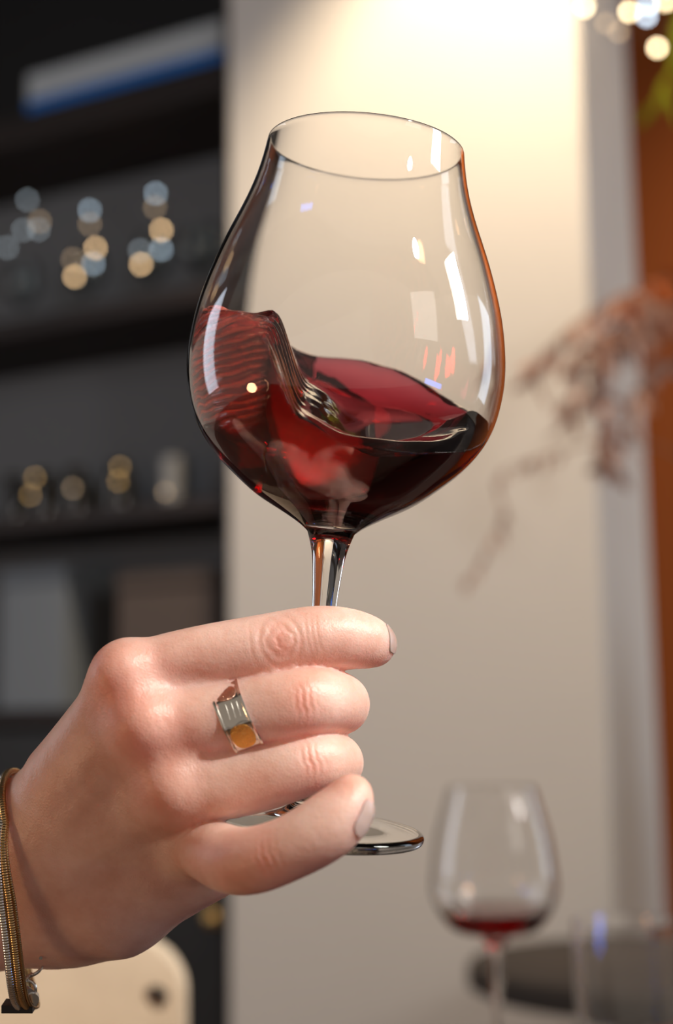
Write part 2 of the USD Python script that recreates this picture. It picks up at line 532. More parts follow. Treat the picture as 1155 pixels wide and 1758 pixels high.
def nail(tip, base, normal, width, length, thick=0.55):
    """A curved nail plate whose free end lies at tip; it is bent about the finger's own axis."""
    tip, base, normal = (np.asarray(q, float) for q in (tip, base, normal))
    ax = (tip - base) / np.linalg.norm(tip - base)
    n = normal - ax * (normal @ ax)
    n /= np.linalg.norm(n)
    s = np.cross(n, ax)
    us, ws = np.linspace(-1, 1, 15), np.linspace(0, 1, 15)
    top = []
    for u in us:
        for w in ws:
            wide = math.sqrt(max(0.0, 1 - ((0.3 - w) / 0.3) ** 2)) if w < 0.3 else 1 - 0.45 * max(0, (w - 0.72) / 0.28) ** 2
            top.append(base + ax * (w * length) + s * (u * width / 2 * (0.35 + 0.65 * wide)) + n * 6.0)
    top = np.array(top)
    for _ in range(40):                                        # lay the plate on the skin
        top = top - n * (np.clip(hand_sdf(top), -1, 2.0) - 0.42)[:, None] * 0.6
    h = (top - base) @ n
    h = np.maximum(h, np.median(h) - 2.4)
    top = top + n * (h - (top - base) @ n)[:, None]
    v = np.vstack([top, top - n * thick])
    f, N = [], 15
    for i in range(N - 1):
        for j in range(N - 1):
            a, b, c, d = i * N + j, (i + 1) * N + j, (i + 1) * N + j + 1, i * N + j + 1
            f += [(a, b, c), (a, c, d), (a + N * N, c + N * N, b + N * N), (a + N * N, d + N * N, c + N * N)]
    rim = [i * N for i in range(N)] + [(N - 1) * N + j for j in range(1, N)] + [i * N + N - 1 for i in range(N - 2, -1, -1)] + [j for j in range(N - 2, 0, -1)]
    for a, b in zip(rim, rim[1:] + rim[:1]):
        f += [(a, a + N * N, b + N * N), (a, b + N * N, b)]
    m = trimesh.Trimesh(v, np.array(f), process=False)
    m.fix_normals()
    return m


def on_skin(p, direction, out=0.35):
    """Walks from p along direction until the skin is met."""
    p, d = np.asarray(p, float), np.asarray(direction, float) / np.linalg.norm(direction)
    q = p + d * 30
    for _ in range(60):
        q = q - d * (hand_sdf(q[None])[0] - out) * 0.9
    return q


def add_nail(center, tipward, outward, width, length):
    c = on_skin(center, outward)
    ax = np.asarray(tipward, float)
    n = gradient(hand_sdf, c[None], 1.5)[0]
    ax = ax - n * (ax @ n)
    ax /= np.linalg.norm(ax)
    m = nail(c + ax * length * 0.5, c - ax * length * 0.5, n, width, length)
    m.vertices = world(m.vertices)
    return obj('fingernail', m, nail_mat, person, smooth=50)


pk = fingers['pinky']
add_nail(pk[-3][0], pk[-1][0] - pk[-8][0], (0.80, -0.12, 0.56), 7.6, 10.5)
ix = fingers['index']
add_nail(ix[-1][0], px(668, 1116, 480) - px(640, 1100, 462), (0.80, 0.30, 0.42), 9.5, 9.5)

# ------------------------------------------------------------------ the wine glass
OUT = np.array([(8.0, 0.0), (9.6, 1.4), (13.6, 4.0), (19.5, 7.2), (25.6, 10.5), (34.9, 17.5), (41.0, 23.0), (45.4, 28.0), (50.9, 37.5), (53.4, 47.5), (54.1, 56.5), (53.5, 65.0), (51.6, 76.0), (48.5, 87.0), (45.0, 97.0), (41.0, 107.0), (37.2, 118.0), (34.9, 128.0), (34.1, 133.2)])
outer = spline(OUT, 90)
tan = np.gradient(outer, axis=0)
tan /= np.linalg.norm(tan, axis=1, keepdims=True)
nin = np.stack([-tan[:, 1], tan[:, 0]], 1)
thick = 0.95 + 1.6 * np.exp(-np.maximum(outer[:, 1] - 4, 0) / 5.0)
inner = outer + nin * thick[:, None]
inner = inner[inner[:, 1] > 5.6]
inner = np.vstack([[(0.0, 4.4), (3.0, 4.5), (6.5, 4.9)], inner[inner[:, 0] > 9.0]])
stem = spline([(3.6, -86.0), (3.35, -75.0), (3.4, -60.0), (3.6, -42.0), (4.1, -25.0), (5.0, -13.6), (5.8, -7.5), (6.9, -3.2), (8.0, 0.0)], 50)[:-1]
foot = spline([(FOOT_R - 1.2, FOOT_S + 1.5), (30.0, FOOT_S + 2.0), (18.0, FOOT_S + 3.2), (10.0, FOOT_S + 4.8), (6.0, FOOT_S + 7.2), (4.2, FOOT_S + 10.2), (3.6, -86.0)], 40)[:-1]
edge = [(FOOT_R - 2.6, FOOT_S - 2.3), (FOOT_R - 1.2, FOOT_S - 2.1), (FOOT_R - 0.4, FOOT_S - 1.5), (FOOT_R, FOOT_S - 0.6), (FOOT_R, FOOT_S + 0.3), (FOOT_R - 0.4, FOOT_S + 1.0)]
under = [(0.0, FOOT_S - 0.6), (15.0, FOOT_S - 0.8), (30.0, FOOT_S - 1.5)]
rim = [(34.0, 133.75), (33.75, 134.0), (33.45, 133.95), (33.2, 133.6)]
profile = np.vstack([under, edge, foot, stem, outer, rim, inner[::-1]])
G4 = np.stack([GLASS_X, GLASS_Y, GLASS_AX], 1)             # glass axes in the camera frame


def glass_world(v):
    return world(np.asarray(v) @ G4.T + GLASS_O)


crystal = mat('crystal', {'p': ('principled_bsdf', {'base_color': (1, 1, 1), 'roughness': 0.0, 'ior': 1.5, 'transmission_weight': 1.0})})
glass = thing('wine_glass', 'large clear burgundy wine glass held up tilted by the hand, red wine swirling', 'wine glass')
gm = lathe(profile, 180)
gm.vertices = glass_world(gm.vertices)
gm.fix_normals()
obj('bowl', gm, crystal, glass, smooth=50)

# the wine: what lies under a tilted, rippled surface inside the bowl, with a wave thrown up the left wall
from scipy.spatial import cKDTree
from scipy.ndimage import map_coordinates
dense = spline(inner[2:], 1200)
dense = np.vstack([np.stack([np.linspace(0, 6.5, 60), np.linspace(4.4, 4.9, 60)], 1), dense])
rr, ss = np.meshgrid(np.arange(0, 58, 0.25), np.arange(0, 120, 0.25), indexing='ij')
dist, near_i = cKDTree(dense).query(np.stack([rr.ravel(), ss.ravel()], 1))
r_at = np.interp(ss.ravel(), dense[:, 1], dense[:, 0], left=-1)
bottom = np.interp(rr.ravel(), dense[:60, 0], dense[:60, 1])
inside = (rr.ravel() < r_at) & ((ss.ravel() > bottom) | (rr.ravel() > 6.5))
WALL = np.where(inside, -dist, dist).reshape(rr.shape)


def wall(r, s):
    return map_coordinates(WALL, [r / 0.25, s / 0.25], order=1, mode='nearest')


def breaking(p):
    """Where the wave breaks it stands a little off the glass, in ridges that run round the wall: (how much, ridge)."""
    x, y, s = p.T
    m = step(-25, -30, x + 0.12 * (y + 25) + 2 * (meshkit.noise(560 + p * 0.2) - 0.5)) * step(27, 36, s + 4 * (meshkit.noise(580 + p * 0.1) - 0.5)) * step(14, 2, y)
    return m, np.sin(s * 2.3 - 0.45 * x + 7.0 * meshkit.noise(800 + p * np.array([0.13, 0.13, 0.13]))) * (0.4 + 1.1 * meshkit.noise(830 + p * 0.16))


def wine_sdf(p):
    x, y, s = p.T
    r = np.hypot(x, y)
    wr = wall(r, s)
    n1 = meshkit.fbm(300 + p * np.array([0.06, 0.06, 0.03]), octaves=3) * 2 - 1
    top = 36.0 + 0.41 * y + 0.04 * x + 1.2 * n1 * step(5, -20, x) + (14 * step(12, -14, x) + 24 * step(-12, -27, x)) * (1 - 0.5 * step(0, 45, y))
    top = top + 1.3 * step(-10, -26, x) * np.sin(0.95 * y + 0.45 * x + 4 * meshkit.noise(600 + p * np.array([0.1, 0.1, 0]))) * meshkit.noise(650 + p * np.array([0.15, 0.15, 0])) * 1.6
    d = (s - top) * 0.7
    # the film drawn up the far wall, thick on the left and thinning to the right
    stop = 70 - 0.0106 * np.maximum(x, 0) ** 2 - 0.9 * np.maximum(8 - y, 0) + 2.2 * (meshkit.noise(400 + p * np.array([0.09, 0.09, 0])) - 0.5)
    th = 12.5 + 1.2 * n1 - 0.42 * np.maximum(s - stop + 14, 0)
    film = smax((-wr - th) * 0.8, (s - stop) * 0.7, 3.0)
    d = smin(d, film, 5.0)
    # the wave thrown up the left wall: a ribbed sheet with a steep front edge
    rib = np.sin(s * 1.5 + 0.25 * x + 2.5 * meshkit.noise(500 + p * 0.12)) * (0.55 + 0.6 * meshkit.noise(520 + p * 0.2))
    crest = 68 + 5.0 * (meshkit.noise(700 + p * np.array([0.2, 0.2, 0.02])) - 0.5) - 0.010 * (y + 18) ** 2
    sheet = np.maximum(-wr - (4.5 + 1.6 * rib + 1.2 * n1), (x + 28.5 + 0.12 * (y + 25) + 1.3 * rib))
    sheet = smax(sheet * 0.6, (s - crest) * 0.7, 2.0)
    d = smin(d, sheet, 2.5)
    m, ridge = breaking(p)
    return smax(wr - 0.12 + m * (0.75 + 0.42 * ridge), d, 0.6)


def build_wine():
    lo, hi = np.array([-55.0, -55.0, 2.0]), np.array([55.0, 55.0, 90.0])
    D = grid_eval(wine_sdf, lo, hi, 0.6)
    v, f = surface_nets(D, lo, 0.6)
    for _ in range(3):
        v = v - gradient(wine_sdf, v, 0.3) * np.clip(wine_sdf(v), -0.5, 0.5)[:, None] * 0.8
    m = max(trimesh.Trimesh(v, f, process=False).split(only_watertight=False), key=lambda c: len(c.faces))
    return m


red_wine = mat('red_wine', {'p': ('principled_bsdf', {'base_color': (1, 1, 1), 'roughness': 0.0, 'ior': 1.34, 'transmission_weight': 1.0}),
                            'at': ('attribute', {'attribute': 'froth'}), 'q': ('principled_bsdf', {'base_color': (0.95, 0.34, 0.24), 'roughness': 0.15, 'ior': 1.34}),  # paler diffuse mix stands in for wine ribs lit from behind
                            't': ('translucent_bsdf', {'color': (0.98, 0.24, 0.16)}), 'qt': ('mix_closure', {'fac': 0.62}), 'm': ('mix_closure', {}),
                            'a': ('absorption_volume', {'color': (0.89, 0.0, 0.16), 'density': 200.0})},
               [('at.fac', 'm.fac'), ('p.BSDF', 'm.closure1'), ('q.BSDF', 'qt.closure1'), ('t.BSDF', 'qt.closure2'), ('qt.closure', 'm.closure2')], surface='m.closure', volume='a.volume')
wm = build_wine()
_m, _r = breaking(wm.vertices)
_n = meshkit.noise(900 + wm.vertices * np.array([0.25, 0.25, 0.5]))
froth = np.clip(_m * (0.34 + 0.85 * np.clip(_r * 1.4 - 0.05, 0, 1)) * step(0.15, 0.5, _n + 0.2), 0, 0.95)   # paler red painted on the ridges for light glowing through the ribs
wm.vertices = glass_world(wm.vertices)
wine = obj('red_wine', wm, red_wine, smooth=True, label='red wine sloshing up the left side inside the tilted glass', cat='wine')
prim_color(wine, 'froth', froth)

# ------------------------------------------------------------------ the ring and the bracelet
silver = mat('silver', {'tc': ('texture_coordinate', {}), 'n': ('noise_texture', {'scale': 700.0, 'detail': 2.0}), 'b': ('bump', {'strength': 0.15, 'distance': 0.0003}),
                        'p': ('principled_bsdf', {'base_color': (0.78, 0.75, 0.69), 'metallic': 1.0, 'roughness': 0.17})},
             [('tc.object', 'n.vector'), ('n.fac', 'b.height'), ('b.normal', 'p.normal')])
gold = mat('gold', {'tc': ('texture_coordinate', {}), 'n': ('noise_texture', {'scale': 1300.0, 'detail': 3.0, 'distortion': 1.5}), 'b': ('bump', {'strength': 0.6, 'distance': 0.0006}),
                    'p': ('principled_bsdf', {'base_color': (0.85, 0.47, 0.12), 'metallic': 1.0, 'roughness': 0.26})},
           [('tc.object', 'n.vector'), ('n.fac', 'b.height'), ('b.normal', 'p.normal')])
copper = mat('copper', {'tc': ('texture_coordinate', {}), 'n': ('noise_texture', {'scale': 1300.0, 'detail': 3.0, 'distortion': 1.5}), 'b': ('bump', {'strength': 0.6, 'distance': 0.0006}),
                        'p': ('principled_bsdf', {'base_color': (0.84, 0.50, 0.36), 'metallic': 1.0, 'roughness': 0.25})},
             [('tc.object', 'n.vector'), ('n.fac', 'b.height'), ('b.normal', 'p.normal')])
bronze = plain('bronze', (0.62, 0.42, 0.20), 0.28, metallic=1.0)
steel = plain('steel', (0.70, 0.69, 0.67), 0.22, metallic=1.0)
black_metal = plain('black_metal', (0.02, 0.02, 0.022), 0.35)

ring = thing('finger_ring', 'wide faceted silver ring with gold and copper faces on the middle finger', 'ring')
ra, rb = px(385, 1239, 444), px(435, 1222, 444)
rax = (rb - ra) / np.linalg.norm(rb - ra)
rc = px(410, 1232, 443.6)
rview = np.array([0.12, 0.10, 1.0])
rview -= rax * (rview @ rax)
rview /= np.linalg.norm(rview)
rside = np.cross(rview, rax)                                # along the picture's vertical
RW, RR = 4.6, 10.45


def ring_point(phi, r, w):
    return rc + rax * (w + 0.35 * (r * np.sin(phi)) * -0.28) + r * (np.cos(phi) * rview + np.sin(phi) * rside)


def ring_facet(phi):
    off = (phi + 0.52 + math.pi / 8) % (math.pi / 4) - math.pi / 8
    return 0.55 * (RR + 0.75) / math.cos(off) + 0.45 * (RR + 1.05)


def ring_band():
    n, rows = 160, []
    for k in range(n):
        phi = 2 * np.pi * k / n
        fr = ring_facet(phi)
        prof = [(RR - 0.25, -RW), (fr + 0.1, -RW), (fr + 0.25, -RW + 0.35), (fr + 0.15, -RW + 0.75), (fr - 0.12, -RW + 0.95), (fr - 0.12, RW - 0.95), (fr + 0.15, RW - 0.75), (fr + 0.25, RW - 0.35), (fr + 0.1, RW), (RR - 0.25, RW)]
        rows.append([ring_point(phi, r, w) for r, w in prof])
    m = len(rows[0])
    v = np.array(rows).reshape(-1, 3)
    f = []
    for k in range(n):
        for i in range(m):
            a, b, c, d = k * m + i, k * m + (i + 1) % m, ((k + 1) % n) * m + (i + 1) % m, ((k + 1) % n) * m + i
            f += [(a, b, c), (a, c, d)]
    t = trimesh.Trimesh(v, np.array(f), process=False)
    t.fix_normals()
    return t


def ring_patch(phi0, half_phi, half_w, lift, n=20):
    """An oval plate lying on the band."""
    v, f = [], []
    for i in range(n + 1):
        for j in range(24):
            a = 2 * np.pi * j / 24
            e = i / n
            sq = (abs(math.cos(a)) ** 2.6 + abs(math.sin(a)) ** 2.6) ** (-1 / 2.6)
            ph = phi0 + half_phi * e * sq * math.sin(a)
            v.append(ring_point(ph, ring_facet(ph) + lift - (0.5 if e > 0.97 else 0) + 0.2 * (1 - e * e), half_w * e * sq * math.cos(a)))
    for i in range(n):
        for j in range(24):
            a, b, c, d = i * 24 + j, i * 24 + (j + 1) % 24, (i + 1) * 24 + (j + 1) % 24, (i + 1) * 24 + j
            f += [(a, b, c), (a, c, d)]
    m = trimesh.Trimesh(np.array(v), np.array(f), process=True)
    m.fix_normals()
    return m


def cam_obj(name, mesh, material, parent='/World', smooth=30, **kw):
    mesh = mesh.copy()
    mesh.vertices = world(mesh.vertices)
    return obj(name, mesh, material, parent, smooth, **kw)


cam_obj('band', ring_band(), silver, ring, 25)
cam_obj('face', ring_patch(-0.50, 0.40, 3.7, 0.10), gold, ring, 40, label='oval hammered gold face')
cam_obj('face', ring_patch(0.90, 0.30, 3.4, 0.10), copper, ring, 40, label='oval copper face')
for w in (-1.6, 0.2, 1.9):
    cam_obj('engraved_line', tube([ring_point(ph, ring_facet(ph) - 0.08, w + 0.5 * math.sin(ph * 3)) for ph in np.linspace(0.08, 0.52, 10)], 0.13, 6), steel, ring)
cam_obj('engraved_line', tube([ring_point(-0.10 + 0.04 * math.sin(w), RR + 1.18, w) for w in np.linspace(-3.4, 3.4, 12)], 0.22, 6), steel, ring)

bracelet = thing('bracelet', 'silver and bronze snake chain bracelet with a black clasp hanging round the wrist', 'bracelet')
LOOP = [(41, 1352, 512), (31, 1350, 490), (17, 1372, 470), (3, 1440, 459), (7, 1520, 458), (17, 1600, 460), (25, 1670, 463), (33, 1716, 468), (47, 1730, 480), (51, 1715, 503), (33, 1640, 536), (15, 1540, 544), (15, 1450, 542), (29, 1385, 530)]


def strand(off, r, pitch, flat, keep=1.6):
    p = np.array([px(*q) for q in LOOP] + [px(*LOOP[0])])
    from scipy.interpolate import CubicSpline
    s = np.concatenate([[0], np.cumsum(np.linalg.norm(np.diff(p, axis=0), axis=1))])
    n = int(s[-1] / pitch) * 4
    q = CubicSpline(s, p, bc_type='periodic')(np.linspace(0, s[-1], n, endpoint=False))
    q = q + np.array([1.0, 0, 0]) * off * (0.35 + 0.65 * np.clip((px(0, 1400, 450)[1] - q[:, 1]) / 30.0, 0, 1))[:, None]
    for _ in range(25):
        d = hand_sdf(q)
        push = np.maximum(keep - d, 0)
        q = q + gradient(hand_sdf, q, 0.4) * push[:, None] * 0.8
        q = 0.5 * q + 0.25 * (np.roll(q, 1, 0) + np.roll(q, -1, 0)) if _ < 18 else q
    rad = r * (0.80 + 0.20 * np.abs(np.sin(np.pi * np.arange(n) / 4.0 + 0.4)))
    return tube(q, rad, 10, closed=True)


cam_obj('chain', strand(-1.6, 1.5, 0.95, 1), silver, bracelet, 35)
cam_obj('chain', strand(1.1, 1.35, 0.85, 1), bronze, bracelet, 35, label='bronze snake chain')
cam_obj('chain', strand(2.9, 0.55, 0.8, 1, 0.9), bronze, bracelet, 35, label='thin bronze chain')
cam_obj('clasp', trimesh.creation.box((10.5, 2.6, 7)).apply_transform(trimesh.transformations.translation_matrix(px(33, 1727, 476))), black_metal, bracelet, label='black clasp')
for (x, y, rx) in ((46, 1706, 0.5), (56, 1714, 0.2)):
    c = trimesh.creation.cylinder(radius=2.2, height=3.6, sections=24)
    c.apply_transform(trimesh.transformations.rotation_matrix(rx, [0, 1, 0]))
    c.apply_translation(px(x, y, 476))
    cam_obj('end_cap', c, steel, bracelet)


def circle(c, r, a, b, n=28):
    return [c + r * (math.cos(t) * a + math.sin(t) * b) for t in np.linspace(0, 2 * np.pi, n, endpoint=False)]


ex, ey = np.array([1.0, 0, 0]), np.array([0, 1.0, 0])
cam_obj('jump_ring', tube(circle(px(46, 1698, 477), 3.0, ex, ey), 0.55, 8, closed=True), steel, bracelet)
cam_obj('hook', tube(spline([px(28, 1694, 477), px(29, 1675, 476), px(33, 1660, 478)], 14), 0.6, 8), steel, bracelet)
cam_obj('hook', tube(spline([px(40, 1688, 476), px(52, 1676, 476), px(66, 1668, 477), px(73, 1655, 479), px(70, 1645, 472)], 20), 0.6, 8), steel, bracelet)
cam_obj('wrapped_wire', trimesh.util.concatenate([tube(circle(px(46 + 4 * k, 1680 - 3 * k, 476), 1.25, np.array([0.6, -0.8, 0]) * 0 + np.array([0.6, 0.8, 0]), np.array([0, 0, 1.0])), 0.5, 6, closed=True) for k in (-1, 0, 1)]), steel, bracelet)

# ------------------------------------------------------------------ the room
LEFT, BACK = np.array([-0.883, 0.469, 0.0]), np.array([0.469, 0.883, 0.0])
LEFT /= np.linalg.norm(LEFT)
BACK /= np.linalg.norm(BACK)
ZUP = np.array([0, 0, 1.0])
C0 = at_y(392, 1200, 3.0)
C0[2] = 0
CEIL = 3.55


def plaster(name, color, bump=0.1):
    return mat(name, {'tc': ('texture_coordinate', {}), 'n': ('noise_texture', {'scale': 30.0, 'detail': 5.0}), 'b': ('bump', {'strength': bump, 'distance': 0.004}),
                      'n2': ('noise_texture', {'scale': 2.0, 'detail': 3.0}), 'r': ('rgb_ramp', {'ramp': [(0.2, tuple(c * 0.95 for c in color)), (0.8, color)]}),
                      'p': ('principled_bsdf', {'roughness': 0.85})},
               [('tc.object', 'n.vector'), ('tc.object', 'n2.vector'), ('n2.fac', 'r.fac'), ('r.color', 'p.base_color'), ('n.fac', 'b.height'), ('b.normal', 'p.normal')])


cream = plaster('cream_plaster', (0.80, 0.76, 0.71))
rust = plaster('rust_paint', (0.40, 0.088, 0.005))
ceiling_paint = plaster('ceiling_paint', (0.16, 0.16, 0.165))
floor_mat = mat('floorboards', {'tc': ('texture_coordinate', {}), 'w': ('brick_texture', {'color1': (0.10, 0.06, 0.035), 'color2': (0.13, 0.08, 0.05), 'mortar': (0.02, 0.015, 0.01), 'scale': 1.0, 'mortar_size': 0.004, 'brick_width': 1.4, 'row_height': 0.14}),
                                'p': ('principled_bsdf', {'roughness': 0.45})}, [('tc.object', 'w.vector'), ('w.color', 'p.base_color')])


def dark_wood(name, a, b, rough=0.4):
    return mat(name, {'tc': ('texture_coordinate', {}), 'mp': ('mapping', {'scale': (2.0, 2.0, 16.0)}), 'n': ('noise_texture', {'scale': 3.0, 'detail': 5.0, 'distortion': 1.2}),
                      'r': ('rgb_ramp', {'ramp': [(0.3, a), (0.7, b)]}), 'p': ('principled_bsdf', {'roughness': rough})},
               [('tc.object', 'mp.vector'), ('mp.vector', 'n.vector'), ('n.fac', 'r.fac'), ('r.color', 'p.base_color')])


shelf_wood = dark_wood('dark_shelf_wood', (0.008, 0.004, 0.003), (0.022, 0.010, 0.006), 0.6)
table_wood = dark_wood('dark_table_wood', (0.04, 0.029, 0.023), (0.06, 0.045, 0.036), 0.7)

obj('floor', box((9.0, 9.0, 0.1), (0, 2.2, -0.05)), floor_mat, kind='structure')
obj('ceiling', box((9.0, 9.0, 0.1), (0, 2.2, CEIL + 0.05)), ceiling_paint, kind='structure')
side_n = -LEFT
RC = at_plane(1022, 800, C0, BACK)                          # the column's right-hand corner
COLW = float(np.dot(RC - C0, -LEFT))
RC = C0 - LEFT * COLW
far = at_plane(1108, 800, RC, side_n)
COLD = float(np.dot(far - RC, BACK))
col = box((COLW, COLD, CEIL), (COLW / 2, COLD / 2, CEIL / 2), 0.006)
obj('wall_back', frame_mesh(col, C0, -LEFT, BACK), cream, kind='structure')
obj('wall_right', box((5.0, 0.1, CEIL), (3.05, RC[1] + COLD + 0.75, CEIL / 2)), rust, kind='structure')

# the shelves
ORG = C0 + BACK * 0.04
SD, SL = 0.31, 1.7                                          # depth and length of the unit


def shelf_z(y):
    return at_plane(200, y, ORG, BACK)[2]


def on_shelf(mesh, t, d, z):
    """Puts a mesh built about the origin (x along the shelf to the left, y to the back) at t, d, z of the unit."""
    return frame_mesh(mesh, ORG + LEFT * t + BACK * d + ZUP * z, -LEFT, BACK)


def shelf_t(x, y=800, back=0.0):
    p = at_plane(x, y, ORG + BACK * back, BACK)
    return float(np.dot(p - ORG, LEFT))


stone = plaster('grey_back_panel', (0.155, 0.157, 0.16))
black_panel = plain('black_panel', (0.012, 0.012, 0.013), 0.5)
boards = [(150, 204), (515, 547), (868, 896), (1215, 1245)]
ZB = [(shelf_z(b), shelf_z(a)) for a, b in boards]          # underside and top of each board
unit = thing('shelving_unit', 'tall dark wooden shelving unit with grey back panels left of the cream column', 'shelf')
obj('back_panel', on_shelf(box((SL, 0.03, ZB[0][0])), SL / 2, SD + 0.015, ZB[0][0] / 2), stone, unit)
obj('back_panel', on_shelf(box((SL, 0.03, CEIL - ZB[0][0])), SL / 2, SD + 0.015, (CEIL + ZB[0][0]) / 2), black_panel, unit, label='black upper back panel')
for lo_, hi_ in ZB:
    obj('board', on_shelf(box((SL, SD, hi_ - lo_), bevel=0.004), SL / 2, SD / 2, (lo_ + hi_) / 2), shelf_wood, unit)
obj('side_panel', on_shelf(box((0.03, SD, CEIL - 0.002)), 0.015, SD / 2, CEIL / 2), shelf_wood, unit)
obj('side_panel', on_shelf(box((0.03, SD, CEIL - 0.002)), SL + 0.015, SD / 2, CEIL / 2), shelf_wood, unit)
brass = plain('brass', (0.75, 0.50, 0.20), 0.3, metallic=1.0)
zc = ZB[3][0]
for k in range(4):
    w = (SL - 0.03) / 4
    t0 = 0.03 + w * (k + 0.5)
    dr = obj('cabinet_door', on_shelf(box((w - 0.006, 0.022, zc - 0.10), bevel=0.003), t0, 0.011, (zc - 0.1) / 2 + 0.09), black_panel, unit)
    kn = trimesh.creation.icosphere(3, 0.02)
    kt = shelf_t(384, 1575) if k == 0 else t0 - w * 0.38
    obj('knob', on_shelf(kn, kt if k else max(kt, 0.055), -0.016, at_plane(384, 1575, ORG, BACK)[2]), brass, dr)
obj('plinth', on_shelf(box((SL, SD - 0.04, 0.085)), SL / 2, SD / 2 + 0.02, 0.0425), shelf_wood, unit)

pale = plain('pale_grey_board', (0.50, 0.54, 0.56), 0.5)
blue = plain('blue_print', (0.004, 0.16, 0.55), 0.45)
tb0, tb1 = shelf_t(372, 80), shelf_t(34, 150)
bh = 1.1 * (shelf_z(80) - shelf_z(150))
cb = thing('storage_box', 'long pale grey box with a blue lower edge on the top shelf', 'box')
tm, bl = (tb0 + tb1) / 2, tb1 - tb0
tm = max(tm, bl / 2 + 0.035)
obj('box_body', on_shelf(box((bl, 0.2, bh * 0.62), bevel=0.004), tm, 0.125, ZB[0][1] + bh * 0.69), pale, cb)
obj('blue_strip', on_shelf(box((bl, 0.2, bh * 0.38), bevel=0.003), tm, 0.125, ZB[0][1] + bh * 0.19), blue, cb)

bowl_prof = [(0, 0), (0.034, 0.0), (0.034, 0.003), (0.006, 0.006), (0.004, 0.02), (0.004, 0.085), (0.010, 0.092), (0.032, 0.108), (0.044, 0.135), (0.045, 0.155), (0.040, 0.185), (0.034, 0.205), (0.0328, 0.205), (0.0388, 0.185), (0.0438, 0.155), (0.0428, 0.135), (0.031, 0.110), (0.009, 0.095), (0, 0.094)]


def shelf_glass(label, t, d):
    g = thing('stored_wine_glass', label, 'wine glass', ORG + LEFT * t + BACK * d + ZUP * (ZB[1][1] + 0.0005), 0, 'wine glasses standing on the second shelf')
    obj('bowl', lathe(bowl_prof, 40), crystal_thin, g, smooth=40)
    return g


crystal_thin = mat('thin_crystal', {'t': ('transparent_bsdf', {'color': (0.93, 0.95, 0.95)}), 'g': ('glossy_bsdf', {'color': (1, 1, 1), 'roughness': 0.05}), 'f': ('layer_weight', {'blend': 0.25}), 'm': ('mix_closure', {})},
                   [('f.fresnel', 'm.fac'), ('t.BSDF', 'm.closure1'), ('g.BSDF', 'm.closure2')], surface='m.closure')
where = ['leftmost', 'second from the left', 'third from the left', 'rightmost, next to the cream column']
proto_glass = None
for k, x in enumerate((40, 150, 262, 345)):
    lab = f'clear wine glass on the dark second shelf, {where[k]} of four'
    t, d = shelf_t(x, 460, 0.15), 0.15
    if proto_glass is None:
        proto_glass = shelf_glass(lab, t, d)
    else:
        copy_of(proto_glass, lab, ORG + LEFT * t + BACK * d + ZUP * (ZB[1][1] + 0.0005))

wire_mat = plain('black_wire', (0.015, 0.02, 0.015), 0.6)


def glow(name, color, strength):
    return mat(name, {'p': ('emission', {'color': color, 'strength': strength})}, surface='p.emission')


warm_a, warm_b, warm_c = glow('warm_bulb', (1.0, 0.66, 0.34), 9.0), glow('dim_warm_bulb', (1.0, 0.70, 0.42), 2.2), glow('amber_bulb', (1.0, 0.62, 0.24), 2.6)  # on the shelves these glow in place of lamp reflections on glass
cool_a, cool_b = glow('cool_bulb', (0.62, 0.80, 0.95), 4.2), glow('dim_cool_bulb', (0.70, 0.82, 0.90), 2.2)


def light_string(name, label, spots, where_at, r, extra=(), group=None):
    """A wire strung from bulb to bulb. spots: (pixel x, pixel y, material)."""
    s = thing(name, label, 'string lights')
    pts = [where_at(x, y) for x, y, _ in spots]
    path = list(extra) + [p + np.array([0, 0.012, 0]) for p in pts]
    obj('wire', tube(spline(path, 12 * len(path)), 0.0012, 5), wire_mat, s, smooth=60)
    for p, (_, _, m) in zip(pts, spots):
        b = trimesh.creation.icosphere(2, r)
        b.apply_translation(p)
        bb = obj('bulb', b, m, s, smooth=True)
        obj('socket', frame_mesh(trimesh.creation.cylinder(radius=r * 0.45, height=r * 1.1, sections=12), p + np.array([0, r * 1.2, 0]), [1, 0, 0], [0, 0, 1], [0, -1, 0]), wire_mat, bb)
    return s


def shelf_pt(d):
    return lambda x, y: at_plane(x, y, ORG + BACK * d, BACK)


start = ORG + LEFT * shelf_t(5, 430, 0.08) + BACK * 0.08 + ZUP * (ZB[1][1] + 0.004)
light_string('string_lights', 'string of warm and cool white bulbs draped among the shelf wine glasses', [  # each bulb is added where a glass would show a lamp reflection
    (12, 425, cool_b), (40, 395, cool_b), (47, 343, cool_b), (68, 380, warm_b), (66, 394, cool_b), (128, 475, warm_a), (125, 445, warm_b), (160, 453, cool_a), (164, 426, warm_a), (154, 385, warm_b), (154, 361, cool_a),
    (240, 430, cool_b), (242, 454, warm_a), (277, 428, cool_a), (277, 395, warm_a), (266, 356, warm_b), (267, 332, cool_a)], shelf_pt(0.085), 0.0062, [start])

